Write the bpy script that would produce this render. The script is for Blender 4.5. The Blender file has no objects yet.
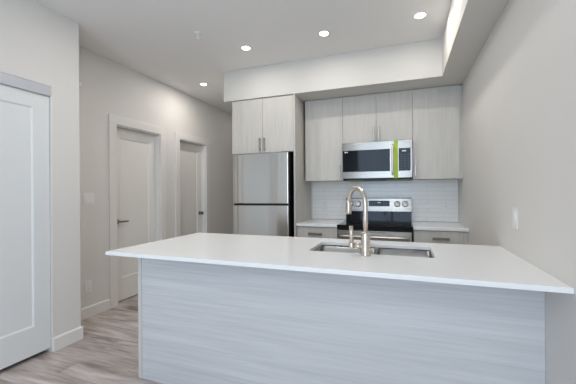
import bpy, bmesh, math, random
from mathutils import Vector, Matrix

SC = bpy.context.scene
COL = SC.collection
random.seed(4)

# ------------------------------------------------------------------ camera
CAMP = Vector((-0.5843, -4.0711, 1.2748))
YAW, PITCH, ROLL, FPX = 0.3492, -0.0008, -0.0065, 317.27
fw = Vector((-math.sin(YAW)*math.cos(PITCH), math.cos(YAW)*math.cos(PITCH), math.sin(PITCH)))
rt = fw.cross(Vector((0, 0, 1))).normalized()
up = rt.cross(fw)
r2 = rt*math.cos(ROLL) + up*math.sin(ROLL)
u2 = -rt*math.sin(ROLL) + up*math.cos(ROLL)
cd = bpy.data.cameras.new('camera')
cam = bpy.data.objects.new('camera', cd)
COL.objects.link(cam)
cam.matrix_world = Matrix(((r2.x, u2.x, -fw.x, CAMP.x), (r2.y, u2.y, -fw.y, CAMP.y),
                           (r2.z, u2.z, -fw.z, CAMP.z), (0, 0, 0, 1)))
cd.sensor_width = 36.0
cd.lens = FPX*36.0/576.0
cd.clip_start = 0.05
SC.camera = cam

# ------------------------------------------------------------------ exposure, sky, daylight
SC.view_settings.view_transform = 'Standard'
SC.view_settings.look = 'None'
SC.view_settings.gamma = 1.0
SC.view_settings.exposure = 0.03
SC.view_settings.use_curve_mapping = False

DAY_POWER = 80.0       # daylight through the patio window behind the camera
DAY_COL = (0.61, 0.79, 1.0)
POT_POWER = 3.2        # each recessed ceiling light
P_FRONT, P_MID, P_HALL, P_DEEP_FILL, P_LIVE_FILL = 0.92, 1.05, 1.9, 0.2, 3.8   # share of POT_POWER; last two are for added fill lights
POT_COL = (1.0, 0.95, 0.89)

w = bpy.data.worlds.new('sky'); SC.world = w; w.use_nodes = True
wn = w.node_tree.nodes; wl = w.node_tree.links
bg = wn['Background']
sky = wn.new('ShaderNodeTexSky')
sky.sky_type = 'HOSEK_WILKIE'
sky.sun_direction = (0.3, 0.6, 0.74)
sky.turbidity = 6.0
wl.new(sky.outputs['Color'], bg.inputs['Color'])
bg.inputs['Strength'].default_value = 0.12

WX0, WX1, WZ0, WZ1 = -1.95, -0.30, 0.35, 2.64   # patio window
FRONT_Y = -7.2
ld = bpy.data.lights.new('daylight', 'AREA')
ld.shape = 'RECTANGLE'; ld.size = WX1-WX0; ld.size_y = WZ1-WZ0
ld.energy = DAY_POWER; ld.color = DAY_COL
lo = bpy.data.objects.new('daylight', ld); COL.objects.link(lo)
lo.location = ((WX0+WX1)/2, FRONT_Y-0.04, (WZ0+WZ1)/2)
lo.rotation_euler = (math.radians(90), 0, 0)     # faces +y, into the room

# ------------------------------------------------------------------ helpers
def srgb(h):
    h = h.lstrip('#')
    c = [int(h[i:i+2], 16)/255 for i in (0, 2, 4)]
    return tuple(x/12.92 if x <= 0.04045 else ((x+0.055)/1.055)**2.4 for x in c) + (1.0,)

def mat(name, col, rough=0.5, metal=0.0, spec=None, bump=0.0, bscale=200.0, coat=0.0):
    m = bpy.data.materials.new(name); m.use_nodes = True
    nt = m.node_tree; b = nt.nodes['Principled BSDF']
    b.inputs['Base Color'].default_value = col if len(col) == 4 else tuple(col)+(1,)
    b.inputs['Roughness'].default_value = rough
    b.inputs['Metallic'].default_value = metal
    if spec is not None: b.inputs['Specular IOR Level'].default_value = spec
    if coat: b.inputs['Coat Weight'].default_value = coat
    tc = nt.nodes.new('ShaderNodeTexCoord'); nz = nt.nodes.new('ShaderNodeTexNoise')
    nz.inputs['Scale'].default_value = bscale; nz.inputs['Detail'].default_value = 3
    nt.links.new(tc.outputs['Object'], nz.inputs['Vector'])
    # faint roughness variation keeps every surface procedural
    mr = nt.nodes.new('ShaderNodeMapRange')
    mr.inputs['To Min'].default_value = max(0.0, rough-0.03); mr.inputs['To Max'].default_value = min(1.0, rough+0.03)
    nt.links.new(nz.outputs['Fac'], mr.inputs['Value']); nt.links.new(mr.outputs['Result'], b.inputs['Roughness'])
    if bump:
        bp = nt.nodes.new('ShaderNodeBump'); bp.inputs['Strength'].default_value = bump
        bp.inputs['Distance'].default_value = 0.002
        nt.links.new(nz.outputs['Fac'], bp.inputs['Height']); nt.links.new(bp.outputs['Normal'], b.inputs['Normal'])
    return m

def emat(name, col, strength):
    m = bpy.data.materials.new(name); m.use_nodes = True
    b = m.node_tree.nodes['Principled BSDF']
    b.inputs['Base Color'].default_value = (0.9, 0.9, 0.9, 1)
    b.inputs['Emission Color'].default_value = tuple(col)+(1,)
    b.inputs['Emission Strength'].default_value = strength
    return m

def grain_mat(name, c0, c1, scale, rough=0.45, amount_fine=0.5):
    """straight-grained laminate: two stretched noises"""
    m = bpy.data.materials.new(name); m.use_nodes = True
    nt = m.node_tree; N = nt.nodes; L = nt.links; b = N['Principled BSDF']
    tc = N.new('ShaderNodeTexCoord'); oi = N.new('ShaderNodeObjectInfo')
    add = N.new('ShaderNodeVectorMath'); add.operation = 'ADD'
    sc = N.new('ShaderNodeVectorMath'); sc.operation = 'SCALE'; sc.inputs['Scale'].default_value = 7.3
    comb = N.new('ShaderNodeCombineXYZ')
    for k in range(3): L.new(oi.outputs['Random'], comb.inputs[k])
    L.new(comb.outputs[0], sc.inputs[0])
    L.new(tc.outputs['Object'], add.inputs[0]); L.new(sc.outputs[0], add.inputs[1])
    def nz(mult, det):
        mp = N.new('ShaderNodeMapping'); mp.inputs['Scale'].default_value = tuple(s*mult for s in scale)
        n = N.new('ShaderNodeTexNoise'); n.inputs['Scale'].default_value = 1.0
        n.inputs['Detail'].default_value = det; n.inputs['Distortion'].default_value = 0.25
        L.new(add.outputs[0], mp.inputs['Vector']); L.new(mp.outputs['Vector'], n.inputs['Vector'])
        return n
    a, f = nz(1.0, 4), nz(4.0, 3)
    mx = N.new('ShaderNodeMix'); mx.data_type = 'FLOAT'; mx.inputs[0].default_value = amount_fine
    L.new(a.outputs['Fac'], mx.inputs[2]); L.new(f.outputs['Fac'], mx.inputs[3])
    cr = N.new('ShaderNodeValToRGB')
    cr.color_ramp.elements[0].position = 0.33; cr.color_ramp.elements[0].color = c0
    cr.color_ramp.elements[1].position = 0.66; cr.color_ramp.elements[1].color = c1
    L.new(mx.outputs[0], cr.inputs['Fac']); L.new(cr.outputs['Color'], b.inputs['Base Color'])
    b.inputs['Roughness'].default_value = rough
    bp = N.new('ShaderNodeBump'); bp.inputs['Strength'].default_value = 0.05; bp.inputs['Distance'].default_value = 0.001
    L.new(mx.outputs[0], bp.inputs['Height']); L.new(bp.outputs['Normal'], b.inputs['Normal'])
    return m

def steel_mat(name, col, rough, wav=(3, 3, 0.4), strength=0.0, aniso=0.85, arot=0.25, brush=(1.5, 1.5, 400)):
    m = bpy.data.materials.new(name); m.use_nodes = True
    nt = m.node_tree; N = nt.nodes; L = nt.links; b = N['Principled BSDF']
    b.inputs['Base Color'].default_value = col; b.inputs['Metallic'].default_value = 1.0
    b.inputs['Anisotropic'].default_value = aniso; b.inputs['Anisotropic Rotation'].default_value = arot
    tc = N.new('ShaderNodeTexCoord')
    mp = N.new('ShaderNodeMapping'); mp.inputs['Scale'].default_value = brush
    n = N.new('ShaderNodeTexNoise'); n.inputs['Scale'].default_value = 1.0; n.inputs['Detail'].default_value = 2
    L.new(tc.outputs['Object'], mp.inputs['Vector']); L.new(mp.outputs['Vector'], n.inputs['Vector'])
    mr = N.new('ShaderNodeMapRange'); mr.inputs['To Min'].default_value = rough*0.8; mr.inputs['To Max'].default_value = rough*1.2
    L.new(n.outputs['Fac'], mr.inputs['Value']); L.new(mr.outputs['Result'], b.inputs['Roughness'])
    if strength:
        mp2 = N.new('ShaderNodeMapping'); mp2.inputs['Scale'].default_value = wav
        n2 = N.new('ShaderNodeTexNoise'); n2.inputs['Scale'].default_value = 1.0; n2.inputs['Detail'].default_value = 1
        L.new(tc.outputs['Object'], mp2.inputs['Vector']); L.new(mp2.outputs['Vector'], n2.inputs['Vector'])
        bp = N.new('ShaderNodeBump'); bp.inputs['Strength'].default_value = strength; bp.inputs['Distance'].default_value = 0.02
        L.new(n2.outputs['Fac'], bp.inputs['Height']); L.new(bp.outputs['Normal'], b.inputs['Normal'])
    return m

def tile_mat(name):
    m = bpy.data.materials.new(name); m.use_nodes = True
    nt = m.node_tree; N = nt.nodes; L = nt.links; b = N['Principled BSDF']
    tc = N.new('ShaderNodeTexCoord'); sp = N.new('ShaderNodeSeparateXYZ'); cb = N.new('ShaderNodeCombineXYZ')
    L.new(tc.outputs['Object'], sp.inputs[0]); L.new(sp.outputs['X'], cb.inputs['X']); L.new(sp.outputs['Z'], cb.inputs['Y'])
    br = N.new('ShaderNodeTexBrick'); br.offset = 0.5
    br.inputs['Scale'].default_value = 1.0; br.inputs['Brick Width'].default_value = 0.352
    br.inputs['Row Height'].default_value = 0.0508; br.inputs['Mortar Size'].default_value = 0.0018
    br.inputs['Mortar Smooth'].default_value = 0.3
    br.inputs['Color1'].default_value = srgb('#F9F8F5'); br.inputs['Color2'].default_value = srgb('#F6F5F2')
    br.inputs['Mortar'].default_value = srgb('#DADCDD')
    L.new(cb.outputs[0], br.inputs['Vector']); L.new(br.outputs['Color'], b.inputs['Base Color'])
    b.inputs['Roughness'].default_value = 0.18
    bp = N.new('ShaderNodeBump'); bp.invert = True; bp.inputs['Strength'].default_value = 0.4; bp.inputs['Distance'].default_value = 0.001
    L.new(br.outputs['Fac'], bp.inputs['Height']); L.new(bp.outputs['Normal'], b.inputs['Normal'])
    return m

def floor_mat(name):
    m = bpy.data.materials.new(name); m.use_nodes = True
    nt = m.node_tree; N = nt.nodes; L = nt.links; b = N['Principled BSDF']
    tc = N.new('ShaderNodeTexCoord')
    br = N.new('ShaderNodeTexBrick'); br.offset = 0.37; br.inputs['Scale'].default_value = 1.0
    br.inputs['Brick Width'].default_value = 1.22; br.inputs['Row Height'].default_value = 0.18
    br.inputs['Mortar Size'].default_value = 0.0012; br.inputs['Mortar Smooth'].default_value = 0.2
    br.inputs['Color1'].default_value = (0, 0, 0, 1); br.inputs['Color2'].default_value = (1, 1, 1, 1)
    br.inputs['Mortar'].default_value = (0.3, 0.3, 0.3, 1)
    L.new(tc.outputs['Object'], br.inputs['Vector'])
    # per plank offset so that the grain breaks at the joints
    sc = N.new('ShaderNodeVectorMath'); sc.operation = 'SCALE'; sc.inputs['Scale'].default_value = 3.7
    L.new(br.outputs['Color'], sc.inputs[0])
    ad = N.new('ShaderNodeVectorMath'); ad.operation = 'ADD'
    L.new(tc.outputs['Object'], ad.inputs[0]); L.new(sc.outputs[0], ad.inputs[1])
    def nz(s, det, dist):
        mp = N.new('ShaderNodeMapping'); mp.inputs['Scale'].default_value = s
        n = N.new('ShaderNodeTexNoise'); n.inputs['Scale'].default_value = 1.0; n.inputs['Detail'].default_value = det
        n.inputs['Distortion'].default_value = dist
        L.new(ad.outputs[0], mp.inputs['Vector']); L.new(mp.outputs['Vector'], n.inputs['Vector']); return n
    a = nz((1.4, 9, 1), 6, 0.9); f = nz((5, 60, 1), 4, 0.3)
    mx = N.new('ShaderNodeMix'); mx.data_type = 'FLOAT'; mx.inputs[0].default_value = 0.35
    L.new(a.outputs['Fac'], mx.inputs[2]); L.new(f.outputs['Fac'], mx.inputs[3])
    m2 = N.new('ShaderNodeMix'); m2.data_type = 'FLOAT'; m2.inputs[0].default_value = 0.10
    sep = N.new('ShaderNodeSeparateColor'); L.new(br.outputs['Color'], sep.inputs[0])
    L.new(mx.outputs[0], m2.inputs[2]); L.new(sep.outputs[0], m2.inputs[3])
    cr = N.new('ShaderNodeValToRGB'); e = cr.color_ramp.elements
    e[0].position = 0.33; e[0].color = srgb('#75685F')
    e[1].position = 0.68; e[1].color = srgb('#DDD4D1')
    x = e.new(0.5); x.color = srgb('#B9ADA8')
    L.new(m2.outputs[0], cr.inputs['Fac'])
    dk = N.new('ShaderNodeMix'); dk.data_type = 'RGBA'; dk.inputs[7].default_value = srgb('#7A716D')
    mf = N.new('ShaderNodeMath'); mf.operation = 'MULTIPLY'; mf.inputs[1].default_value = 0.6
    L.new(br.outputs['Fac'], mf.inputs[0]); L.new(mf.outputs[0], dk.inputs[0])
    L.new(cr.outputs['Color'], dk.inputs[6])
    L.new(dk.outputs[2], b.inputs['Base Color'])
    b.inputs['Roughness'].default_value = 0.42
    bp = N.new('ShaderNodeBump'); bp.inputs['Strength'].default_value = 0.08; bp.inputs['Distance'].default_value = 0.002
    L.new(mx.outputs[0], bp.inputs['Height']); L.new(bp.outputs['Normal'], b.inputs['Normal'])
    return m

def add_box(bm, x0, x1, y0, y1, z0, z1, bev=0.0, seg=2):
    mtx = Matrix.LocRotScale(Vector(((x0+x1)/2, (y0+y1)/2, (z0+z1)/2)), None,
                             Vector((abs(x1-x0), abs(y1-y0), abs(z1-z0))))
    r = bmesh.ops.create_cube(bm, size=1.0, matrix=mtx)
    if bev:
        es = list({e for v in r['verts'] for e in v.link_edges})
        bmesh.ops.bevel(bm, geom=es, offset=bev, segments=seg, profile=0.5, affect='EDGES')
    return bm

def box(*a, **k):
    return add_box(bmesh.new(), *a, **k)

def add_tube(bm, pts, rad, seg=16, caps=True):
    """tube along a polyline; rad a number or a list"""
    pts = [Vector(p) for p in pts]
    rads = rad if isinstance(rad, (list, tuple)) else [rad]*len(pts)
    rings = []; nrm = None
    for i, p in enumerate(pts):
        t = (pts[min(i+1, len(pts)-1)] - pts[max(i-1, 0)]).normalized()
        if nrm is None:
            nrm = t.cross(Vector((0, 0, 1)) if abs(t.z) < 0.9 else Vector((1, 0, 0))).normalized()
        nrm = (nrm - t*nrm.dot(t)).normalized(); bn = t.cross(nrm)
        rings.append([bm.verts.new(p + (nrm*math.cos(2*math.pi*k/seg) + bn*math.sin(2*math.pi*k/seg))*rads[i]) for k in range(seg)])
    for a, b in zip(rings, rings[1:]):
        for k in range(seg):
            bm.faces.new((a[k], a[(k+1) % seg], b[(k+1) % seg], b[k])).smooth = True
    if caps:
        bm.faces.new(list(reversed(rings[0]))); bm.faces.new(rings[-1])
    bmesh.ops.recalc_face_normals(bm, faces=bm.faces)
    return bm

def lathe(bm, prof, origin, axis='z', seg=32):
    """profile [(r, h)] revolved about an axis through origin"""
    o = Vector(origin); rings = []
    for r, h in prof:
        ring = []
        for k in range(seg):
            c, s = math.cos(2*math.pi*k/seg)*r, math.sin(2*math.pi*k/seg)*r
            v = {'z': (c, s, h), 'y': (c, h, s), 'x': (h, c, s)}[axis]
            ring.append(bm.verts.new(o+Vector(v)))
        rings.append(ring)
    for a, b in zip(rings, rings[1:]):
        for k in range(seg):
            bm.faces.new((a[k], a[(k+1) % seg], b[(k+1) % seg], b[k])).smooth = True
    bm.faces.new(rings[0]); bm.faces.new(rings[-1])
    bmesh.ops.recalc_face_normals(bm, faces=bm.faces)
    return bm

def prism(bm, poly, axis, a, b):
    """extrude a 2d polygon along an axis ('x': (y,z); 'y': (x,z); 'z': (x,y)) from a to b"""
    def P(u, v, t): return {'x': (t, u, v), 'y': (u, t, v), 'z': (u, v, t)}[axis]
    A = [bm.verts.new(P(u, v, a)) for u, v in poly]; B = [bm.verts.new(P(u, v, b)) for u, v in poly]
    bm.faces.new(A); bm.faces.new(B)
    for i in range(len(poly)):
        j = (i+1) % len(poly); bm.faces.new((A[i], A[j], B[j], B[i]))
    bmesh.ops.recalc_face_normals(bm, faces=bm.faces)
    return bm

def obj(name, bm, m, parent=None, base=None):
    """bm is in world coordinates; the mesh is stored relative to its parent's (or its own) base"""
    if parent is not None:
        off = Vector(parent.get('_base', (0, 0, 0)))
    else:
        off = Vector(base) if base else Vector((0, 0, 0))
    bmesh.ops.translate(bm, verts=bm.verts, vec=-off)
    me = bpy.data.meshes.new(name); bm.to_mesh(me); bm.free()
    me.materials.append(m)
    o = bpy.data.objects.new(name, me); COL.objects.link(o)
    if parent is not None:
        o.parent = parent; o['_base'] = tuple(off)
    else:
        o.location = off; o['_base'] = tuple(off)
    return o

def tag(o, label=None, cat=None, group=None, kind=None):
    if label: o['label'] = label
    if cat: o['category'] = cat
    if group: o['group'] = group
    if kind: o['kind'] = kind
    return o

def thing(name, loc, label, cat, group=None, kind=None):
    o = bpy.data.objects.new(name, None); COL.objects.link(o)
    o.empty_display_size = 0.05; o.location = loc; o['_base'] = tuple(loc)
    return tag(o, label, cat, group, kind)

def struct(name, bm, m, label, cat):
    return tag(obj(name, bm, m), label, cat, kind='structure')

# ------------------------------------------------------------------ materials
M_WALL = mat('wall_paint', srgb('#E2DFDB'), 0.6, bump=0.08, bscale=260)
M_CEIL = mat('ceiling_paint', srgb('#F4F3F1'), 0.85, bump=0.1, bscale=180)
M_BULK = mat('bulkhead_paint', srgb('#DBD8D2'), 0.8, bump=0.06, bscale=220)
M_TRIM = mat('white_trim_paint', srgb('#E8E6E2'), 0.4)
M_DOOR = mat('door_paint', srgb('#EBE9E4'), 0.4)
M_CLOSET = mat('closet_door_paint', srgb('#E6E8E8'), 0.45)
M_TRACK = mat('brushed_track', srgb('#B4B8BF'), 0.34, metal=0.4)
M_FLOOR = floor_mat('vinyl_plank')
M_CAB = grain_mat('greige_laminate', srgb('#C6C2BB'), srgb('#D4D0C9'), (26, 26, 1.1))
M_CABIN = mat('cabinet_carcass', srgb('#CFCBC4'), 0.5)
M_ISL = grain_mat('greige_laminate_horizontal', srgb('#C4C4C5'), srgb('#D6D6D7'), (0.7, 26, 26), amount_fine=0.5)
M_QUARTZ = mat('white_quartz', srgb('#F3F4F4'), 0.22, bscale=500)
M_TILE = tile_mat('white_stacked_tile')
M_STEEL = steel_mat('brushed_stainless', (0.32, 0.302, 0.278, 1), 0.28)
M_FRIDGE = steel_mat('fridge_stainless', (0.56, 0.54, 0.505, 1), 0.20, wav=(14, 0.1, 0.25), strength=0.12)
M_SINK = steel_mat('sink_stainless', (0.38, 0.38, 0.375, 1), 0.36, brush=(300, 2, 2), aniso=0.2)
M_NICKEL = steel_mat('brushed_nickel', (0.66, 0.60, 0.53, 1), 0.28, brush=(2, 2, 300), aniso=0.3)
M_HANDLE = mat('satin_nickel', (0.42, 0.39, 0.35, 1), 0.36, metal=1.0)
M_PULL = mat('warm_nickel_pull', (0.30, 0.26, 0.21, 1), 0.38, metal=1.0)
M_BRONZE = mat('dark_nickel', (0.23, 0.20, 0.17, 1), 0.35, metal=1.0)
M_KNOB = mat('silver_knob', (0.82, 0.81, 0.79, 1), 0.42, metal=0.7)
M_BLACK = mat('black_plastic', (0.010, 0.010, 0.011, 1), 0.35, spec=0.25)
M_GLASSB = mat('black_glass', (0.008, 0.011, 0.017, 1), 0.06, spec=0.16)
M_COOK = mat('cooktop_glass', (0.008, 0.009, 0.011, 1), 0.08)
M_WHITE = mat('white_plastic', srgb('#F0F0EE'), 0.35)
M_GREY = mat('grey_print', srgb('#63676B'), 0.5)
M_MARK = mat('white_print', srgb('#F2F2F2'), 0.5)
M_TAPE = mat('green_protective_tape', srgb('#B0CB30'), 0.45)
M_DARK = mat('dark_void', (0.01, 0.01, 0.01, 1), 0.9)
M_RING = mat('element_print', srgb('#3A3C3E'), 0.3)
M_GLOW = emat('lamp_lens', (1.0, 0.95, 0.87), 9.0)
M_LED = emat('clock_led', (0.75, 0.9, 1.0), 0.05)
M_GLASS = bpy.data.materials.new('window_glass'); M_GLASS.use_nodes = True
_b = M_GLASS.node_tree.nodes['Principled BSDF']
_b.inputs['Transmission Weight'].default_value = 1.0; _b.inputs['Roughness'].default_value = 0.0
_b.inputs['IOR'].default_value = 1.1

# ------------------------------------------------------------------ room shell
ZC = 2.754                      # ceiling
XH = -3.635                     # hallway wall face
XC, YC = -3.2445, -2.087        # closet wall face and its corner
PX = -2.575                     # passage side of the kitchen block
YE = 2.6                        # far end of the hallway
D1A, D1B = -1.372, -0.672     # first hallway door opening
D2A, D2B = -0.2941, 0.3629      # second
DH = 2.0528
CAS = 0.0912
HWX = XH-0.16                   # back of hallway wall
CLA, CLB = -3.86, -2.325        # closet opening
CLZ = 2.133

struct('floor', box(-4.6, 0.15, FRONT_Y-0.15, YE+0.15, -0.08, 0.0), M_FLOOR,
       'grey brown wood plank floor beside the island and down the hallway', 'floor')
struct('ceiling', box(-4.6, 0.15, FRONT_Y-0.15, YE+0.15, ZC, ZC+0.1), M_CEIL,
       'flat off white ceiling with recessed lights', 'ceiling')
struct('wall_right', box(0.0, 0.15, FRONT_Y-0.15, 0.15, 0.0, ZC), M_WALL,
       'plain pale grey wall to the right of the island', 'wall')
struct('wall_back', box(PX, 0.0, 0.0, 0.12, 0.0, ZC), M_WALL,
       'pale wall behind the range and cabinets', 'wall')
struct('wall_passage', box(PX, PX+0.12, 0.12, YE, 0.0, ZC), M_WALL,
       'right side wall of the hallway beyond the kitchen', 'wall')
struct('wall_end', box(HWX, PX+0.12, YE, YE+0.12, 0.0, ZC), M_WALL,
       'far end wall of the hallway', 'wall')
bm = bmesh.new()
for a, b in ((-4.0, D1A), (D1B, D2A), (D2B, YE)):
    add_box(bm, HWX, XH, a, b, 0, ZC)
for a, b in ((D1A, D1B), (D2A, D2B)):
    add_box(bm, HWX, XH, a, b, DH, ZC)
struct('wall_hall', bm, M_WALL, 'warm pale wall of the hallway holding the two white doors', 'wall')
bm = bmesh.new()
add_box(bm, XC-0.12, XC, CLB, YC, 0, ZC)
add_box(bm, XH, XC-0.12, YC-0.12, YC, 0, ZC)
add_box(bm, XC-0.12, XC, CLA, CLB, CLZ, ZC)
add_box(bm, XC-0.12, XC, FRONT_Y, CLA, 0, ZC)
add_box(bm, XH, XC-0.12, CLA-0.12, CLA, 0, ZC)
struct('wall_left', bm, M_WALL, 'pale wall at left around the closet opening', 'wall')
bm = bmesh.new()
add_box(bm, XC-0.12, WX0, FRONT_Y-0.15, FRONT_Y, 0, ZC)
add_box(bm, WX1, 0.0, FRONT_Y-0.15, FRONT_Y, 0, ZC)
add_box(bm, WX0, WX1, FRONT_Y-0.15, FRONT_Y, WZ1, ZC)
add_box(bm, WX0, WX1, FRONT_Y-0.15, FRONT_Y, 0, WZ0)
struct('wall_front', bm, M_WALL, 'wall with the large patio window opposite the kitchen', 'wall')

# patio window
t = thing('window_1', ((WX0+WX1)/2, FRONT_Y-0.08, WZ0), 'large patio window opposite the kitchen', 'window', kind='structure')
bm = bmesh.new(); fwid = 0.06
for x in (WX0, (WX0*2+WX1)/3-fwid/2, (WX0+2*WX1)/3-fwid/2, WX1-fwid):
    add_box(bm, x, x+fwid, FRONT_Y-0.11, FRONT_Y-0.05, WZ0, WZ1)
for z in (WZ0, 0.95, WZ1-fwid):
    add_box(bm, WX0, WX1, FRONT_Y-0.108, FRONT_Y-0.052, z, z+fwid)
obj('window_frame', bm, M_TRIM, t)
obj('window_glass', box(WX0+0.02, WX1-0.02, FRONT_Y-0.083, FRONT_Y-0.078, WZ0+0.02, WZ1-0.02), M_GLASS, t)

# bulkhead: over the cabinets and along the right wall
BY, BZ, BXL, BXR = -0.669, 2.386, -2.6566, -0.2247
bm = bmesh.new()
prism(bm, [(BXL, -0.0005), (BXL, BY), (BXR, BY), (BXR, FRONT_Y), (-0.0005, FRONT_Y), (-0.0005, -0.0005)], 'z', BZ, ZC)
struct('ceiling_bulkhead', bm, M_BULK, 'dropped white bulkhead above the cabinets and along the right wall', 'bulkhead')

# baseboards
BB, BT = 0.112, 0.014
def bb_profile(bm, axis, a, b, face, sgn):
    """board with an eased top edge; face = wall coordinate, sgn = direction out of the wall"""
    t0, t1 = face, face+sgn*BT
    poly = [(t0, 0), (t1, 0), (t1, BB-0.012), (t1-sgn*0.006, BB-0.003), (t0, BB)]
    if axis == 'y':
        A = [bm.verts.new((u, a, v)) for u, v in poly]; B = [bm.verts.new((u, b, v)) for u, v in poly]
    else:
        A = [bm.verts.new((a, u, v)) for u, v in poly]; B = [bm.verts.new((b, u, v)) for u, v in poly]
    bm.faces.new(A); bm.faces.new(B)
    for i in range(5):
        j = (i+1) % 5; bm.faces.new((A[i], A[j], B[j], B[i]))
    bmesh.ops.recalc_face_normals(bm, faces=bm.faces)
bm = bmesh.new()
bb_profile(bm, 'y', YC+BT, D1A-CAS, XH, 1); bb_profile(bm, 'y', D1B+CAS, D2A-CAS, XH, 1); bb_profile(bm, 'y', D2B+CAS, YE-0.002, XH, 1)
struct('baseboard_hall', bm, M_TRIM, 'white baseboard along the hallway wall', 'baseboard')
bm = bmesh.new()
bb_profile(bm, 'y', CLB+0.006, YC+BT, XC, 1); bb_profile(bm, 'x', XH, XC+BT*0.9, YC, 1); bb_profile(bm, 'y', FRONT_Y+0.002, CLA-0.02, XC, 1)
struct('baseboard_left', bm, M_TRIM, 'white baseboard wrapping the wall corner by the closet door', 'baseboard')
bm = bmesh.new(); bb_profile(bm, 'y', FRONT_Y+0.002, -2.40, 0.0, -1)
struct('baseboard_right', bm, M_TRIM, 'white baseboard along the right wall', 'baseboard')

# ------------------------------------------------------------------ hallway doors
def door_leaf(bm, xf, ya, yb, z0, z1, th, stile, rail_b, rail_t, depth=0.010):
    """one panel shaker leaf, front face at xf towards +x"""
    add_box(bm, xf-th, xf-depth, ya, yb, z0, z1)
    add_box(bm, xf-depth, xf, ya, ya+stile, z0, z1); add_box(bm, xf-depth, xf, yb-stile, yb, z0, z1)
    add_box(bm, xf-depth, xf, ya+stile, yb-stile, z0, z0+rail_b); add_box(bm, xf-depth, xf, ya+stile, yb-stile, z1-rail_t, z1)
    # bevelled sticking round the panel
    s = 0.012
    a0, a1, c0, c1 = ya+stile, yb-stile, z0+rail_b, z1-rail_t
    V = [bm.verts.new(p) for p in ((xf, a0, c0), (xf, a1, c0), (xf, a1, c1), (xf, a0, c1))]
    W = [bm.verts.new(p) for p in ((xf-depth, a0+s, c0+s), (xf-depth, a1-s, c0+s), (xf-depth, a1-s, c1-s), (xf-depth, a0+s, c1-s))]
    for i in range(4):
        j = (i+1) % 4; bm.faces.new((V[i], V[j], W[j], W[i]))
    return bm

def hall_door(name, ya, yb, label, lever):
    t = thing(name, (XH, (ya+yb)/2, 0), label, 'door', kind='structure')
    xl = XH-0.072
    obj('door_leaf', door_leaf(bmesh.new(), xl, ya+0.018, yb-0.018, 0.012, DH-0.018, 0.04, 0.11, 0.26, 0.115), M_DOOR, t)
    bm = bmesh.new()      # jamb lining
    add_box(bm, HWX+0.002, XH, ya, ya+0.015, 0, DH); add_box(bm, HWX+0.002, XH, yb-0.015, yb, 0, DH)
    add_box(bm, HWX+0.002, XH, ya+0.015, yb-0.015, DH-0.015, DH)
    obj('door_jamb', bm, M_TRIM, t)
    bm = bmesh.new()
    cx = XH+0.018
    add_box(bm, XH, cx, ya-CAS, ya+0.004, 0, DH-0.004, 0.003); add_box(bm, XH, cx, yb-0.004, yb+CAS, 0, DH-0.004, 0.003)
    add_box(bm, XH, cx, ya-CAS, yb+CAS, DH-0.004, DH+CAS, 0.003)
    obj('door_casing', bm, M_TRIM, t)
    return t, xl

t, xl = hall_door('door_1', D1A, D1B, 'white panelled hallway door with a lever handle, nearer the closet', True)
ky = D1A+0.072
bm = bmesh.new()
lathe(bm, [(0.0, 0), (0.032, 0), (0.032, 0.007), (0.028, 0.010), (0.012, 0.011), (0.012, 0.048), (0.0, 0.048)], (xl, ky, 0.94), 'x', 24)
add_tube(bm, [(xl+0.045, ky-0.008, 0.94), (xl+0.047, ky+0.03, 0.94), (xl+0.046, ky+0.08, 0.939), (xl+0.044, ky+0.125, 0.937)], [0.012, 0.011, 0.010, 0.009], 12)
tag(obj('door_handle', bm, M_BRONZE, t), 'dark bronze lever handle')
t, xl = hall_door('door_2', D2A, D2B, 'white panelled hallway door with a round knob, beside the fridge', False)
ky = D2B-0.075
bm = bmesh.new()
lathe(bm, [(0.0, 0), (0.031, 0), (0.031, 0.005), (0.012, 0.010), (0.011, 0.030), (0.024, 0.038), (0.028, 0.050), (0.024, 0.062), (0.010, 0.067), (0.0, 0.067)], (xl, ky, 0.94), 'x', 28)
tag(obj('door_knob', bm, M_BRONZE, t), 'dark round knob')

# ------------------------------------------------------------------ closet
t = thing('door_3', (XC, (CLA+CLB)/2, 0), 'tall white sliding closet door under a metal track at left', 'door', kind='structure')
bm = door_leaf(bmesh.new(), XC-0.012, CLB-0.80, CLB-0.006, 0.035, 2.062, 0.034, 0.118, 0.215, 0.12, 0.009)
obj('door_leaf', bm, M_CLOSET, t)
bm = door_leaf(bmesh.new(), XC-0.052, CLA+0.006, CLB-0.74, 0.035, 2.062, 0.034, 0.118, 0.215, 0.12, 0.009)
obj('door_leaf', bm, M_CLOSET, t)
bm = bmesh.new()
prism(bm, [(XC-0.10, 2.05), (XC+0.004, 2.05), (XC+0.006, 2.054), (XC+0.006, 2.128), (XC+0.003, 2.133), (XC-0.10, 2.133)], 'y', CLA, CLB)
tag(obj('door_track', bm, M_TRACK, t), 'brushed metal top track')
obj('door_jamb', box(XC-0.12, XC+0.002, CLB-0.002, CLB+0.010, 0, 2.05), M_TRIM, t)

# ------------------------------------------------------------------ backsplash
tag(obj('backsplash', box(-1.716, -0.001, -0.008, -0.0005, 0.916, 1.404), M_TILE, base=(-0.85, 0, 0.916)),
    'glossy white stacked tile backsplash between counter and wall cabinets', 'backsplash')

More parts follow.
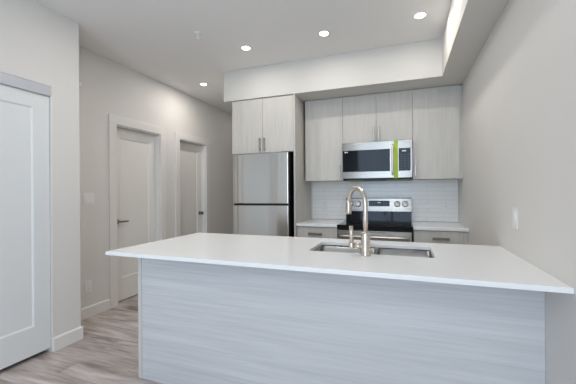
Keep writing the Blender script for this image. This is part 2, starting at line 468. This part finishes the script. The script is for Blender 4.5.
# ------------------------------------------------------------------ cabinets
def bar_pull(parent, c, axis, L, out, depth=0.032, r=0.0068, m=None):
    """straight bar handle: c centre on the door face, axis 'x' or 'z', faces -y"""
    bm = bmesh.new(); x, y, z = c; yb = y-depth
    hw = r if axis == 'z' else r*1.5
    if axis == 'z':
        add_box(bm, x-hw, x+hw, yb-hw, yb+hw, z-L/2, z+L/2, 0.0015)
        for s in (-1, 1): add_box(bm, x-hw*.8, x+hw*.8, yb, y, z+s*(L/2-0.012)-hw*.8, z+s*(L/2-0.012)+hw*.8)
    else:
        add_box(bm, x-L/2, x+L/2, yb-hw, yb+hw, z-hw, z+hw, 0.0015)
        for s in (-1, 1): add_box(bm, x+s*(L/2-0.012)-hw*.8, x+s*(L/2-0.012)+hw*.8, yb, y, z-hw*.8, z+hw*.8)
    return obj('handle', bm, m or M_HANDLE, parent)

G = 0.0015
UB, UT = 1.4054, 2.374
UY = -0.350
X1, XM0, XM1, X5 = -1.7113, -1.252, -0.489, -0.0248

def slab_door(t, x0, x1, z0, z1, yf, name='door', th=0.019):
    return obj(name, box(x0+G, x1-G, yf, yf+th, z0+G, z1-G, 0.0012, 1), M_CAB, t)

def wall_cabinet(x0, x1, z0, yf, label, doors, pulls):
    t = thing('wall_cabinet', ((x0+x1)/2, 0, z0), label, 'cabinet', 'wall cabinets above the counter')
    obj('body', box(x0+0.0005, x1-0.0005, yf+0.021, -0.0085 if z0 < 1.41 else -0.0005, z0, BZ-0.0005), M_CABIN, t)
    for i, (a, b) in enumerate(doors):
        d = slab_door(t, a, b, z0-0.004, UT, yf)
        for px, zz in pulls[i:i+1]:
            bar_pull(d, (px, yf, zz), 'z', 0.15, 0)
    return t
wall_cabinet(X1, XM0, UB, UY, 'pale wood grain wall cabinet left of the microwave', [(X1, XM0)], [(-1.281, 1.508)])
xm = (XM0+XM1)/2
wall_cabinet(XM0, XM1, 1.834, UY, 'short two-door pale wood grain cabinet above the microwave', [(XM0, xm), (xm, XM1)], [(xm-0.030, 1.928), (xm+0.030, 1.928)])
t = wall_cabinet(XM1, X5, UB, UY, 'pale wood grain wall cabinet right of the microwave, against the right wall', [(XM1, X5)], [(-0.462, 1.508)])
obj('filler', box(X5+0.001, -0.001, UY+0.012, -0.0085, UB, UT), M_CAB, t)

# fridge cabinet with its two tall side panels
FL, FM, FR, FY, FB = -2.5483, -2.141, -1.7365, -0.660, 1.7343
t = thing('fridge_cabinet', ((FL+FR)/2, 0, 0), 'deep two-door pale wood grain cabinet above the fridge with tall side panels', 'cabinet')
obj('body', box(FL+0.019, FR-0.019, FY+0.021, -0.0005, FB+0.004, BZ-0.0005), M_CABIN, t)
obj('side_panel', box(FL, FL+0.018, FY+0.0205, -0.0005, 0.0, BZ-0.0005), M_CAB, t)
obj('side_panel', box(FR-0.018, FR, FY, -0.0005, 0.0, BZ-0.0005), M_CAB, t)
d = slab_door(t, FL, FM, FB, UT, FY); bar_pull(d, (FM-0.029, FY, FB+0.099), 'z', 0.15, 0)
d = slab_door(t, FM, FR-0.018, FB, UT, FY); bar_pull(d, (FM+0.029, FY, FB+0.099), 'z', 0.15, 0)

# base cabinets beside the range
RX0, RX1 = -1.264, -0.497
CT = 0.9125
def base_cabinet(x0, x1, label, hx):
    t = thing('base_cabinet', ((x0+x1)/2, 0, 0), label, 'cabinet', 'base cabinets beside the range')
    obj('body', box(x0, x1, -0.60, -0.0005, 0.10, CT-0.0305), M_CABIN, t)
    obj('toe_kick', box(x0, x1, -0.54, -0.52, 0.0, 0.10), M_CAB, t)
    d = slab_door(t, x0, x1, 0.725, CT-0.036, -0.621, 'drawer'); bar_pull(d, (hx, -0.621, 0.803), 'x', 0.15, 0, r=0.0078, m=M_PULL)
    d = slab_door(t, x0, x1, 0.104, 0.722, -0.621); bar_pull(d, (x1-0.05 if x1 < -1 else x0+0.05, -0.621, 0.62), 'z', 0.15, 0)
    return t
base_cabinet(FR+0.001, RX0-0.004, 'pale wood grain base cabinet between fridge panel and range', -1.515)
t = base_cabinet(RX1+0.006, -0.046, 'pale wood grain base cabinet between range and right wall', -0.243)
obj('filler', box(-0.045, -0.001, -0.612, -0.10, 0.10, CT-0.0305), M_CAB, t)
def counter(x0, x1, label):
    tag(obj('countertop', box(x0, x1, -0.640, -0.0005, CT-0.030, CT, 0.002, 1), M_QUARTZ, base=((x0+x1)/2, -0.32, CT-0.03)),
        label, 'countertop', 'white countertops')
counter(FR+0.001, RX0-0.003, 'short white countertop between fridge panel and range')
counter(RX1+0.003, -0.001, 'short white countertop between range and right wall')

# ------------------------------------------------------------------ fridge
t = thing('fridge', (-2.138, -0.4, 0), 'stainless steel top-freezer fridge with black sides in its cabinet bay', 'fridge')
FX0, FX1 = -2.4905, -1.787
obj('body', box(FX0+0.006, FX1-0.002, -0.700, -0.06, 0.02, 1.712, 0.004), M_BLACK, t)
obj('base_grille', box(FX0+0.02, FX1-0.02, -0.69, -0.62, 0.0, 0.06), M_BLACK, t)
def fridge_door(name, z0, z1):
    bm = box(FX0, FX1, -0.762, -0.7005, z0, z1, 0.009, 3)
    return obj(name, bm, M_FRIDGE, t)
fridge_door('freezer_door', 1.139, 1.722)
fridge_door('fridge_door', 0.065, 1.122)
tag(obj('door_gasket', box(FX0+0.006, FX1-0.006, -0.735, -0.7005, 1.1222, 1.1388), M_BLACK, t), 'dark gap between the doors')
for nm, z0, z1 in (('freezer', 1.139, 1.722), ('fridge', 0.065, 1.122)):
    tag(obj('door_edge', box(FX1+0.0003, FX1+0.0025, -0.742, -0.702, z0+0.003, z1-0.003), M_BLACK, t), 'black door edge')
obj('hinge_cover', box(FX1-0.10, FX1-0.02, -0.72, -0.64, 1.7225, 1.7320, 0.003), M_BLACK, t)

# ------------------------------------------------------------------ range
t = thing('range', ((RX0+RX1)/2, -0.35, 0), 'stainless steel electric range with black glass cooktop', 'stove')
obj('body', box(RX0+0.004, RX1-0.004, -0.625, -0.03, 0.03, 0.868), M_BLACK, t)
for sx in (RX0+0.05, RX1-0.05):
    for sy in (-0.58, -0.08):
        obj('foot', lathe(bmesh.new(), [(0.016, 0), (0.016, 0.03)], (sx, sy, 0.0), 'z', 12), M_BLACK, t)
bm = bmesh.new()
add_box(bm, RX0, RX1, -0.662, -0.085, 0.8685, 0.916, 0.005)
ck = obj('cooktop', bm, M_COOK, t)
for i, (x, y, r) in enumerate(((RX0+0.2, -0.50, 0.105), (RX1-0.2, -0.50, 0.085), (RX0+0.2, -0.24, 0.075), (RX1-0.2, -0.24, 0.105))):
    bm = bmesh.new(); seg = 48
    lo = [[bm.verts.new((x+math.cos(2*math.pi*k/seg)*q, y+math.sin(2*math.pi*k/seg)*q, 0.9164)) for k in range(seg)] for q in (r-0.003, r)]
    for k in range(seg): bm.faces.new((lo[0][k], lo[0][(k+1) % seg], lo[1][(k+1) % seg], lo[1][k]))
    obj('burner_ring', bm, M_RING, ck)
# backguard: glossy black lower band, stainless control panel leaning slightly back
bm = bmesh.new()
prism(bm, [(-0.030, 0.9165), (-0.100, 0.9165), (-0.092, 1.028), (-0.030, 1.028)], 'x', RX0+0.003, RX1-0.003)
tag(obj('backguard', bm, M_GLASSB, t), 'glossy black lower backguard')
bm = bmesh.new()
prism(bm, [(-0.030, 1.0285), (-0.106, 1.0285), (-0.107, 1.034), (-0.090, 1.186), (-0.080, 1.193), (-0.030, 1.193)], 'x', RX0, RX1)
cp = obj('control_panel', bm, M_STEEL, t)
def panel_y(z): return -0.107 + (z-1.034)*(0.017/0.152)
zk = 1.122
for x in (-1.205, -1.112, -0.655, -0.566):
    bm = bmesh.new()
    lathe(bm, [(0.034, 0.0), (0.036, -0.006), (0.033, -0.010), (0.031, -0.026), (0.026, -0.029), (0.0, -0.029)], (x, panel_y(zk)-0.0005, zk), 'y', 28)
    k = obj('knob', bm, M_KNOB, t)
    obj('pointer', box(x-0.0022, x+0.0022, panel_y(zk)-0.0315, panel_y(zk)-0.0295, zk+0.004, zk+0.022), M_BLACK, k)
bm = bmesh.new()
z0, z1 = 1.093, 1.160
prism(bm, [(panel_y(z0)+0.002, z0), (panel_y(z0)-0.002, z0), (panel_y(z1)-0.002, z1), (panel_y(z1)+0.002, z1)], 'x', -0.985, -0.742)
dp = obj('display', bm, M_GLASSB, t)
yd = panel_y(1.135)-0.0040
obj('clock', box(-0.882, -0.842, yd, yd+0.001, 1.132, 1.141), M_LED, dp)
bm = bmesh.new()
for r in range(3):
    for c in range(9):
        x = -0.97 + c*0.026
        if -0.90 < x < -0.83 and r > 0: continue
        zz = 1.103+r*0.018; add_box(bm, x, x+0.013, panel_y(zz)-0.0030, panel_y(zz)-0.0021, zz, zz+0.005)
obj('key_print', bm, M_GREY, dp)
# oven door, handle, drawer
bm = bmesh.new()
add_box(bm, RX0+0.003, RX1-0.010, -0.655, -0.626, 0.262, 0.858, 0.004)
od = obj('oven_door', bm, M_STEEL, t)
obj('oven_window', box(RX0+0.11, RX1-0.117, -0.6575, -0.6555, 0.37, 0.70, 0.0008, 1), M_GLASSB, od)
bm = bmesh.new()
pts = []
for i in range(13):
    u = i/12; pts.append((RX0+0.030+(RX1-RX0-0.066)*u, -0.700-0.006*math.sin(math.pi*u), 0.800))
add_tube(bm, pts, 0.0165, 16)
for x in (pts[0][0]+0.018, pts[-1][0]-0.018): add_box(bm, x-0.012, x+0.012, -0.70, -0.6552, 0.790, 0.811, 0.003)
obj('handle', bm, M_NICKEL, od)
bm = bmesh.new()
for i in range(16):
    x = RX0+0.27+i*0.0146; add_box(bm, x, x+0.009, -0.6562, -0.6552, 0.8415, 0.8465)
obj('vent_slots', bm, M_BLACK, od)
obj('storage_drawer', box(RX0+0.003, RX1-0.010, -0.653, -0.626, 0.075, 0.255, 0.004), M_STEEL, t)

# ------------------------------------------------------------------ microwave
MX0, MX1, MZ0, MZ1, MY = XM0+0.002, XM1-0.004, 1.420, 1.828, -0.410
t = thing('microwave', ((MX0+MX1)/2, -0.2, 1.40), 'stainless steel over-the-range microwave with a strip of bright green tape', 'microwave')
obj('body', box(MX0, MX1, -0.372, -0.0090, MZ0, MZ1+0.0055), M_BLACK, t)
obj('vent_base', box(MX0+0.012, MX1-0.004, -0.405, -0.02, 1.397, 1.4198, 0.003), M_BLACK, t)
hx = -0.695
XD = -0.664      # split between door and control side
def frame_face(name, x0, x1, gx0, gx1, gz0, gz1):
    bm = bmesh.new()
    add_box(bm, x0, x1, MY, -0.3725, gz1, MZ1, 0.003); add_box(bm, x0, x1, MY, -0.3725, MZ0, gz0, 0.003)
    add_box(bm, x0, gx0, MY, -0.3725, gz0, gz1); add_box(bm, gx1, x1, MY, -0.3725, gz0, gz1)
    return obj(name, bm, M_STEEL, t)
GZ0, GZ1 = 1.497, 1.738
d = frame_face('door', MX0, XD-0.001, MX0+0.008, -0.722, GZ0, GZ1)
obj('door_glass', box(MX0+0.008, -0.722, MY+0.002, MY+0.03, GZ0, GZ1), M_GLASSB, d)
c = frame_face('control_side', XD+0.001, MX1, -0.632, MX1-0.018, GZ0, GZ1)
cg = obj('control_panel', box(-0.632, MX1-0.018, MY+0.002, MY+0.03, GZ0, GZ1), M_GLASSB, c)
obj('clock', box(-0.598, -0.555, MY+0.0012, MY+0.0018, 1.705, 1.718), M_LED, cg)
bm = bmesh.new()
for r in range(8):
    for k in range(3):
        x = -0.613 + k*0.036; z = 1.520+r*0.0215
        add_box(bm, x, x+0.018, MY+0.0012, MY+0.0018, z, z+0.005)
obj('key_print', bm, M_GREY, cg)
bm = bmesh.new()     # small round mark and bar of lettering at the upper left of the glass
lathe(bm, [(0.0, 0), (0.009, 0), (0.009, -0.0006), (0.0, -0.0006)], (-1.212, MY+0.0018, 1.722), 'y', 20)
add_box(bm, -1.200, -1.184, MY+0.0012, MY+0.0018, 1.716, 1.728)
tag(obj('logo', bm, M_MARK, d), 'small white logo mark')
bm = bmesh.new()
add_tube(bm, [(hx, MY-0.036, 1.455), (hx, MY-0.042, 1.50), (hx, MY-0.043, 1.62), (hx, MY-0.042, 1.74), (hx, MY-0.036, 1.785)], 0.0105, 14)
for z in (1.475, 1.765): add_box(bm, hx-0.009, hx+0.009, MY-0.036, MY-0.0002, z-0.012, z+0.012, 0.003)
obj('handle', bm, M_KNOB, d)
bm = bmesh.new()     # tape down the front, folded under the door
ty = MY-0.0012
add_box(bm, -0.683, -0.638, ty, MY-0.0002, MZ0-0.004, MZ1)
tag(obj('protective_tape', bm, M_TAPE, t), 'bright yellow-green protective tape strip down the front')
bm = bmesh.new()
add_box(bm, -0.76, MX1-0.01, -0.4035, -0.30, 1.3945, 1.3968)
tag(obj('protective_tape', bm, M_TAPE, t), 'bright green tape under the right end')
bm = bmesh.new()
add_box(bm, MX0+0.06, -1.02, -0.4035, -0.30, 1.3945, 1.3968)
tag(obj('protective_tape', bm, M_TAPE, t), 'bright green tape under the left end')

# ------------------------------------------------------------------ island
IZ, ITH = 0.915, 0.021
IX0, IY0, IY1 = -2.3085, -2.6231, -1.678
PY = -2.372
t = thing('kitchen_island', (-1.15, -2.05, 0), 'long kitchen island clad in pale horizontal wood grain panels', 'island')
EPX = -2.308
obj('end_panel', box(EPX, EPX+0.030, PY, -1.72, 0.0, IZ-ITH-0.0003), M_CAB, t)
obj('back_panel', box(EPX+0.0305, -0.001, PY+0.003, PY+0.022, 0.0, IZ-ITH-0.0003), M_ISL, t)
bm = bmesh.new()     # carcass, open over the sink
add_box(bm, EPX+0.031, -1.22, PY+0.0225, -1.742, 0.10, IZ-ITH-0.0006)
add_box(bm, -0.33, -0.001, PY+0.0225, -1.742, 0.10, IZ-ITH-0.0006)
add_box(bm, -1.22, -0.33, PY+0.0225, -1.742, 0.10, 0.60)
obj('carcass', bm, M_CABIN, t)
obj('toe_kick', box(EPX+0.031, -0.001, -1.81, -1.79, 0.0, 0.10), M_CAB, t)
xs = [EPX+0.031, -1.78, -1.22, -0.775, -0.33, -0.001]
for a, b in zip(xs, xs[1:]):
    d = obj('door', box(a+G, b-G, -1.7415, -1.722, 0.104, IZ-ITH-0.006), M_CAB, t)
    bm = bmesh.new(); xx = b-0.05
    add_box(bm, xx-0.0055, xx+0.0055, -1.694, -1.683, 0.66, 0.81, 0.0015)
    for zz in (0.672, 0.798): add_box(bm, xx-0.0045, xx+0.0045, -1.722, -1.690, zz-0.0045, zz+0.0045)
    obj('handle', bm, M_HANDLE, d)

# island top with rounded sink cut-out
SX0, SX1, SY0, SY1, SR = -1.135, -0.425, -2.206, -1.842, 0.022
def rrect(x0, x1, y0, y1, r, n=5):
    P = []
    for cx, cy, a0 in ((x1-r, y1-r, 0), (x0+r, y1-r, 90), (x0+r, y0+r, 180), (x1-r, y0+r, 270)):
        for i in range(n+1):
            a = math.radians(a0+90*i/n); P.append((cx+r*math.cos(a), cy+r*math.sin(a)))
    return P
bm = bmesh.new()
outer = [bm.verts.new((x, y, IZ)) for x, y in ((IX0, IY0), (-0.0005, IY0), (-0.0005, IY1), (IX0, IY1))]
inner = [bm.verts.new((x, y, IZ)) for x, y in rrect(SX0, SX1, SY0, SY1, SR)]
es = [bm.edges.new((L[i], L[(i+1) % len(L)])) for L in (outer, inner) for i in range(len(L))]
bmesh.ops.triangle_fill(bm, edges=es, use_beauty=True)
bmesh.ops.recalc_face_normals(bm, faces=bm.faces)
if bm.faces[:] and sum(f.normal.z for f in bm.faces) < 0:
    bmesh.ops.reverse_faces(bm, faces=bm.faces)
g = bmesh.ops.extrude_face_region(bm, geom=bm.faces[:])
bmesh.ops.translate(bm, verts=[v for v in g['geom'] if isinstance(v, bmesh.types.BMVert)], vec=(0, 0, -ITH))
bmesh.ops.recalc_face_normals(bm, faces=bm.faces)
top_edges = [e for e in bm.edges if all(abs(v.co.z-IZ) < 1e-6 for v in e.verts) and any(abs(f.normal.z) < 0.5 for f in e.link_faces)]
bmesh.ops.bevel(bm, geom=top_edges, offset=0.0018, segments=2, profile=0.5, affect='EDGES')
tag(obj('countertop', bm, M_QUARTZ, base=(-1.15, -2.15, IZ-ITH)), 'long white countertop on the island, overhanging its front panel', 'countertop', 'white countertops')

# sink: two undermount bowls
SZ = IZ-ITH-0.0006
t = thing('sink', ((SX0+SX1)/2, (SY0+SY1)/2, SZ-0.2), 'double bowl stainless steel sink set into the island countertop', 'sink')
def bowl(x0, x1, y0, y1, label):
    bm = bmesh.new()
    n = 5; prof = [(0.0, SZ), (0.004, SZ-0.10), (0.012, SZ-0.175), (0.035, SZ-0.19), (0.06, SZ-0.194)]
    rings = []
    for ins, z in prof:
        rings.append([bm.verts.new((x, y, z)) for x, y in rrect(x0+ins, x1-ins, y0+ins, y1-ins, max(0.024-ins*0.2, 0.012), n)])
    for a, b in zip(rings, rings[1:]):
        m = len(a)
        for k in range(m): bm.faces.new((a[k], a[(k+1) % m], b[(k+1) % m], b[k])).smooth = True
    bm.faces.new(rings[-1])
    # rim flange
    o = [bm.verts.new((x, y, SZ)) for x, y in rrect(x0-0.007, x1+0.007, y0-0.012, y1+0.012, 0.03, n)]
    m = len(o)
    for k in range(m): bm.faces.new((o[k], o[(k+1) % m], rings[0][(k+1) % m], rings[0][k]))
    bmesh.ops.recalc_face_normals(bm, faces=bm.faces)
    b = tag(obj('bowl', bm, M_SINK, t), label)
    cx, cy = (x0+x1)/2, (y0+y1)/2
    obj('drain', lathe(bmesh.new(), [(0.0, 0.0), (0.030, 0.0), (0.042, 0.003), (0.044, 0.0015), (0.044, 0.0)], (cx, cy, SZ-0.1938), 'z', 28), M_STEEL, b)
xd = -0.755
bowl(SX0-0.002, xd-0.008, SY0-0.002, SY1+0.002, 'left bowl')
bowl(xd+0.008, SX1+0.002, SY0-0.002, SY1+0.002, 'right bowl')

# faucet
t = thing('faucet', (-0.786, -2.252, IZ), 'brushed nickel gooseneck kitchen faucet with side lever on the island', 'faucet')
fx, fy = -0.786, -2.252
bm = bmesh.new()
lathe(bm, [(0.0, 0.0), (0.029, 0.0), (0.029, 0.004), (0.0255, 0.008), (0.0250, 0.120), (0.022, 0.130), (0.014, 0.133), (0.0, 0.133)], (fx, fy, IZ+0.0002), 'z', 32)
obj('base', bm, M_NICKEL, t)
sx, sy = -0.902, -2.106
zb, ra = 1.2, math.hypot(sx-fx, sy-fy)/2
ux, uy = (sx-fx)/(2*ra), (sy-fy)/(2*ra)
pts = [(fx, fy, IZ+0.12), (fx, fy, 1.12)]
for i in range(25):
    a = math.pi - math.pi*i/24
    h = ra + ra*math.cos(a)
    pts.append((fx+ux*h, fy+uy*h, zb+ra*math.sin(a)))
obj('spout', add_tube(bmesh.new(), pts, 0.0135, 20), M_NICKEL, t)
bm = bmesh.new()
lathe(bm, [(0.0, 0.0), (0.012, 0.0), (0.0155, 0.003), (0.0165, 0.012), (0.0158, 0.070), (0.0140, 0.080), (0.0, 0.080)], (sx, sy, 1.134), 'z', 24)
obj('spray_head', bm, M_NICKEL, t)
bm = bmesh.new()
add_tube(bm, [(fx-0.02, fy, 0.966), (fx-0.062, fy, 0.966)], 0.0155, 20)
lathe(bm, [(0.0, -0.0165), (0.014, -0.0165), (0.0165, -0.012), (0.0165, 0.012), (0.014, 0.0165), (0.0, 0.0165)], (fx-0.078, fy, 0.966), 'z', 20)
add_tube(bm, [(fx-0.078, fy, 0.975), (fx-0.079, fy, 1.03), (fx-0.080, fy, 1.078)], [0.0112, 0.0108, 0.0112], 14)
obj('lever', bm, M_NICKEL, t)

# ------------------------------------------------------------------ plates and small fittings
def wall_plate(name, face_axis, c, wy, hz, label, cat, build, group=None):
    t = thing(name, c, label, cat, group)
    build(t); return t
# right wall switch (faces -x)
t = thing('light_switch', (0.0, -1.985, 1.118), 'white light switch on the right wall above the island', 'switch')
obj('plate', box(-0.006, -0.0002, -2.022, -1.948, 1.061, 1.178, 0.002), M_WHITE, t)
bm = bmesh.new(); prism(bm, [(-0.0062, 1.086), (-0.0075, 1.086), (-0.0125, 1.152), (-0.0062, 1.152)], 'y', -2.002, -1.968)
obj('rocker', bm, M_WHITE, t)
# hallway double switch (faces +x)
t = thing('light_switch', (XH, -1.70, 1.215), 'white double light switch on the hallway wall beside the lever-handled door', 'switch')
obj('plate', box(XH+0.0002, XH+0.006, -1.760, -1.640, 1.155, 1.275, 0.002), M_WHITE, t)
for y in (-1.723, -1.677):
    bm = bmesh.new(); prism(bm, [(XH+0.0062, 1.182), (XH+0.0125, 1.182), (XH+0.0080, 1.248), (XH+0.0062, 1.248)], 'y', y-0.017, y+0.017)
    obj('rocker', bm, M_WHITE, t)
# outlets
def outlet_x(y, z, label):
    t = thing('power_outlet', (XH, y, z), label, 'outlet', 'wall outlets')
    obj('plate', box(XH+0.0002, XH+0.006, y-0.036, y+0.036, z-0.058, z+0.058, 0.002), M_WHITE, t)
    r = obj('receptacle', box(XH+0.0062, XH+0.0085, y-0.017, y+0.017, z-0.034, z+0.034, 0.001), M_WHITE, t)
    for zz in (z-0.018, z+0.018):
        for yy in (y-0.006, y+0.006): obj('slot', box(XH+0.0086, XH+0.0090, yy-0.001, yy+0.001, zz-0.004, zz+0.004), M_BLACK, r)
outlet_x(-1.714, 0.315, 'white outlet low on the hallway wall below the double switch')
def outlet_y(x, z, label):
    t = thing('power_outlet', (x, -0.008, z), label, 'outlet', 'wall outlets')
    obj('plate', box(x-0.036, x+0.036, -0.0135, -0.0082, z-0.058, z+0.058, 0.002), M_WHITE, t)
    r = obj('receptacle', box(x-0.017, x+0.017, -0.0155, -0.0137, z-0.034, z+0.034, 0.001), M_WHITE, t)
    for zz in (z-0.018, z+0.018):
        for xx in (x-0.006, x+0.006): obj('slot', box(xx-0.001, xx+0.001, -0.0159, -0.0156, zz-0.004, zz+0.004), M_BLACK, r)
outlet_y(-1.552, 1.105, 'white outlet on the tile backsplash left of the range')
outlet_y(-0.125, 1.110, 'white outlet on the tile backsplash right of the range')
# small white sensor high on the hallway wall, peeping past the corner
bm = bmesh.new(); lathe(bm, [(0.0, 0.0), (0.026, 0.0), (0.026, 0.014), (0.020, 0.020), (0.0, 0.020)], (XH+0.0002, -1.80, 2.36), 'x', 24)
tag(obj('wall_sensor', bm, M_WHITE, base=(XH, -1.80, 2.36)), 'small white sensor high on the hallway wall at the corner', 'sensor')
# sprinkler
t = thing('fire_sprinkler', (-2.368, -1.585, ZC), 'small pendent fire sprinkler on the ceiling', 'sprinkler')
o = (-2.368, -1.585, ZC-0.0003)
obj('escutcheon', lathe(bmesh.new(), [(0.0, 0.0), (0.036, 0.0), (0.034, -0.005), (0.016, -0.010), (0.0, -0.010)], o, 'z', 28), M_WHITE, t)
bm = bmesh.new(); lathe(bm, [(0.0, -0.0102), (0.011, -0.0102), (0.011, -0.024), (0.005, -0.026), (0.0, -0.026)], o, 'z', 16)
for s in (-1, 1): add_tube(bm, [(o[0]+s*0.009, o[1], o[2]-0.022), (o[0]+s*0.013, o[1], o[2]-0.036), (o[0]+s*0.004, o[1], o[2]-0.053)], 0.0026, 8)
obj('frame', bm, M_WHITE, t)
obj('deflector', lathe(bmesh.new(), [(0.0, -0.0535), (0.017, -0.0535), (0.016, -0.056), (0.0, -0.056)], o, 'z', 24), M_WHITE, t)

# ------------------------------------------------------------------ recessed lights
def pot(x, y, label, power=1.0):
    t = thing('ceiling_light', (x, y, ZC), label, 'ceiling light', 'recessed ceiling lights')
    obj('trim_ring', lathe(bmesh.new(), [(0.043, -0.0025), (0.054, -0.0055), (0.060, -0.003), (0.060, -0.0003), (0.043, -0.0003)], (x, y, ZC), 'z', 40), M_WHITE, t)
    tag(obj('lens', lathe(bmesh.new(), [(0.0, -0.0028), (0.0425, -0.0028), (0.0425, -0.0005), (0.0, -0.0005)], (x, y, ZC), 'z', 32), M_GLOW, t), 'glowing white lens')
    l = bpy.data.lights.new('lamp', 'AREA'); l.shape = 'DISK'; l.size = 0.07
    l.energy = POT_POWER*power; l.color = POT_COL
    lo = bpy.data.objects.new('lamp', l); COL.objects.link(lo); lo.parent = t; lo.location = (0, 0, -0.012)
    return t
pot(-2.096, -1.153, 'round recessed light in front of the fridge cabinet', P_FRONT)
pot(-1.275, -1.161, 'round recessed light in front of the microwave', P_FRONT)
pot(-0.445, -1.172, 'round recessed light nearest the right wall', P_FRONT*0.8)
pot(-3.147, -0.383, 'round recessed light in the hallway ceiling', P_HALL)
pot(-3.147, 1.15, 'unseen fill light added deep in the hallway ceiling, behind the bulkhead', P_DEEP_FILL)  # hidden extra fixture, added to brighten the hallway
for x, y in ((-2.25, -2.22), (-1.275, -2.12), (-0.445, -1.62)):
    pot(x, y, 'round recessed light in the ceiling above the island counter', P_MID*(1.8 if x < -2 else 1.0 if x < -1 else 0.5))
for x, y in ((-0.85, -4.9), (-0.85, -6.3)):  # fill lamps added behind the camera to lift the island and walls
    pot(x, y, 'unseen fill light added in the living area ceiling', P_LIVE_FILL)

# bookkeeping values are not part of the scene
for o in bpy.data.objects:
    if '_base' in o: del o['_base']
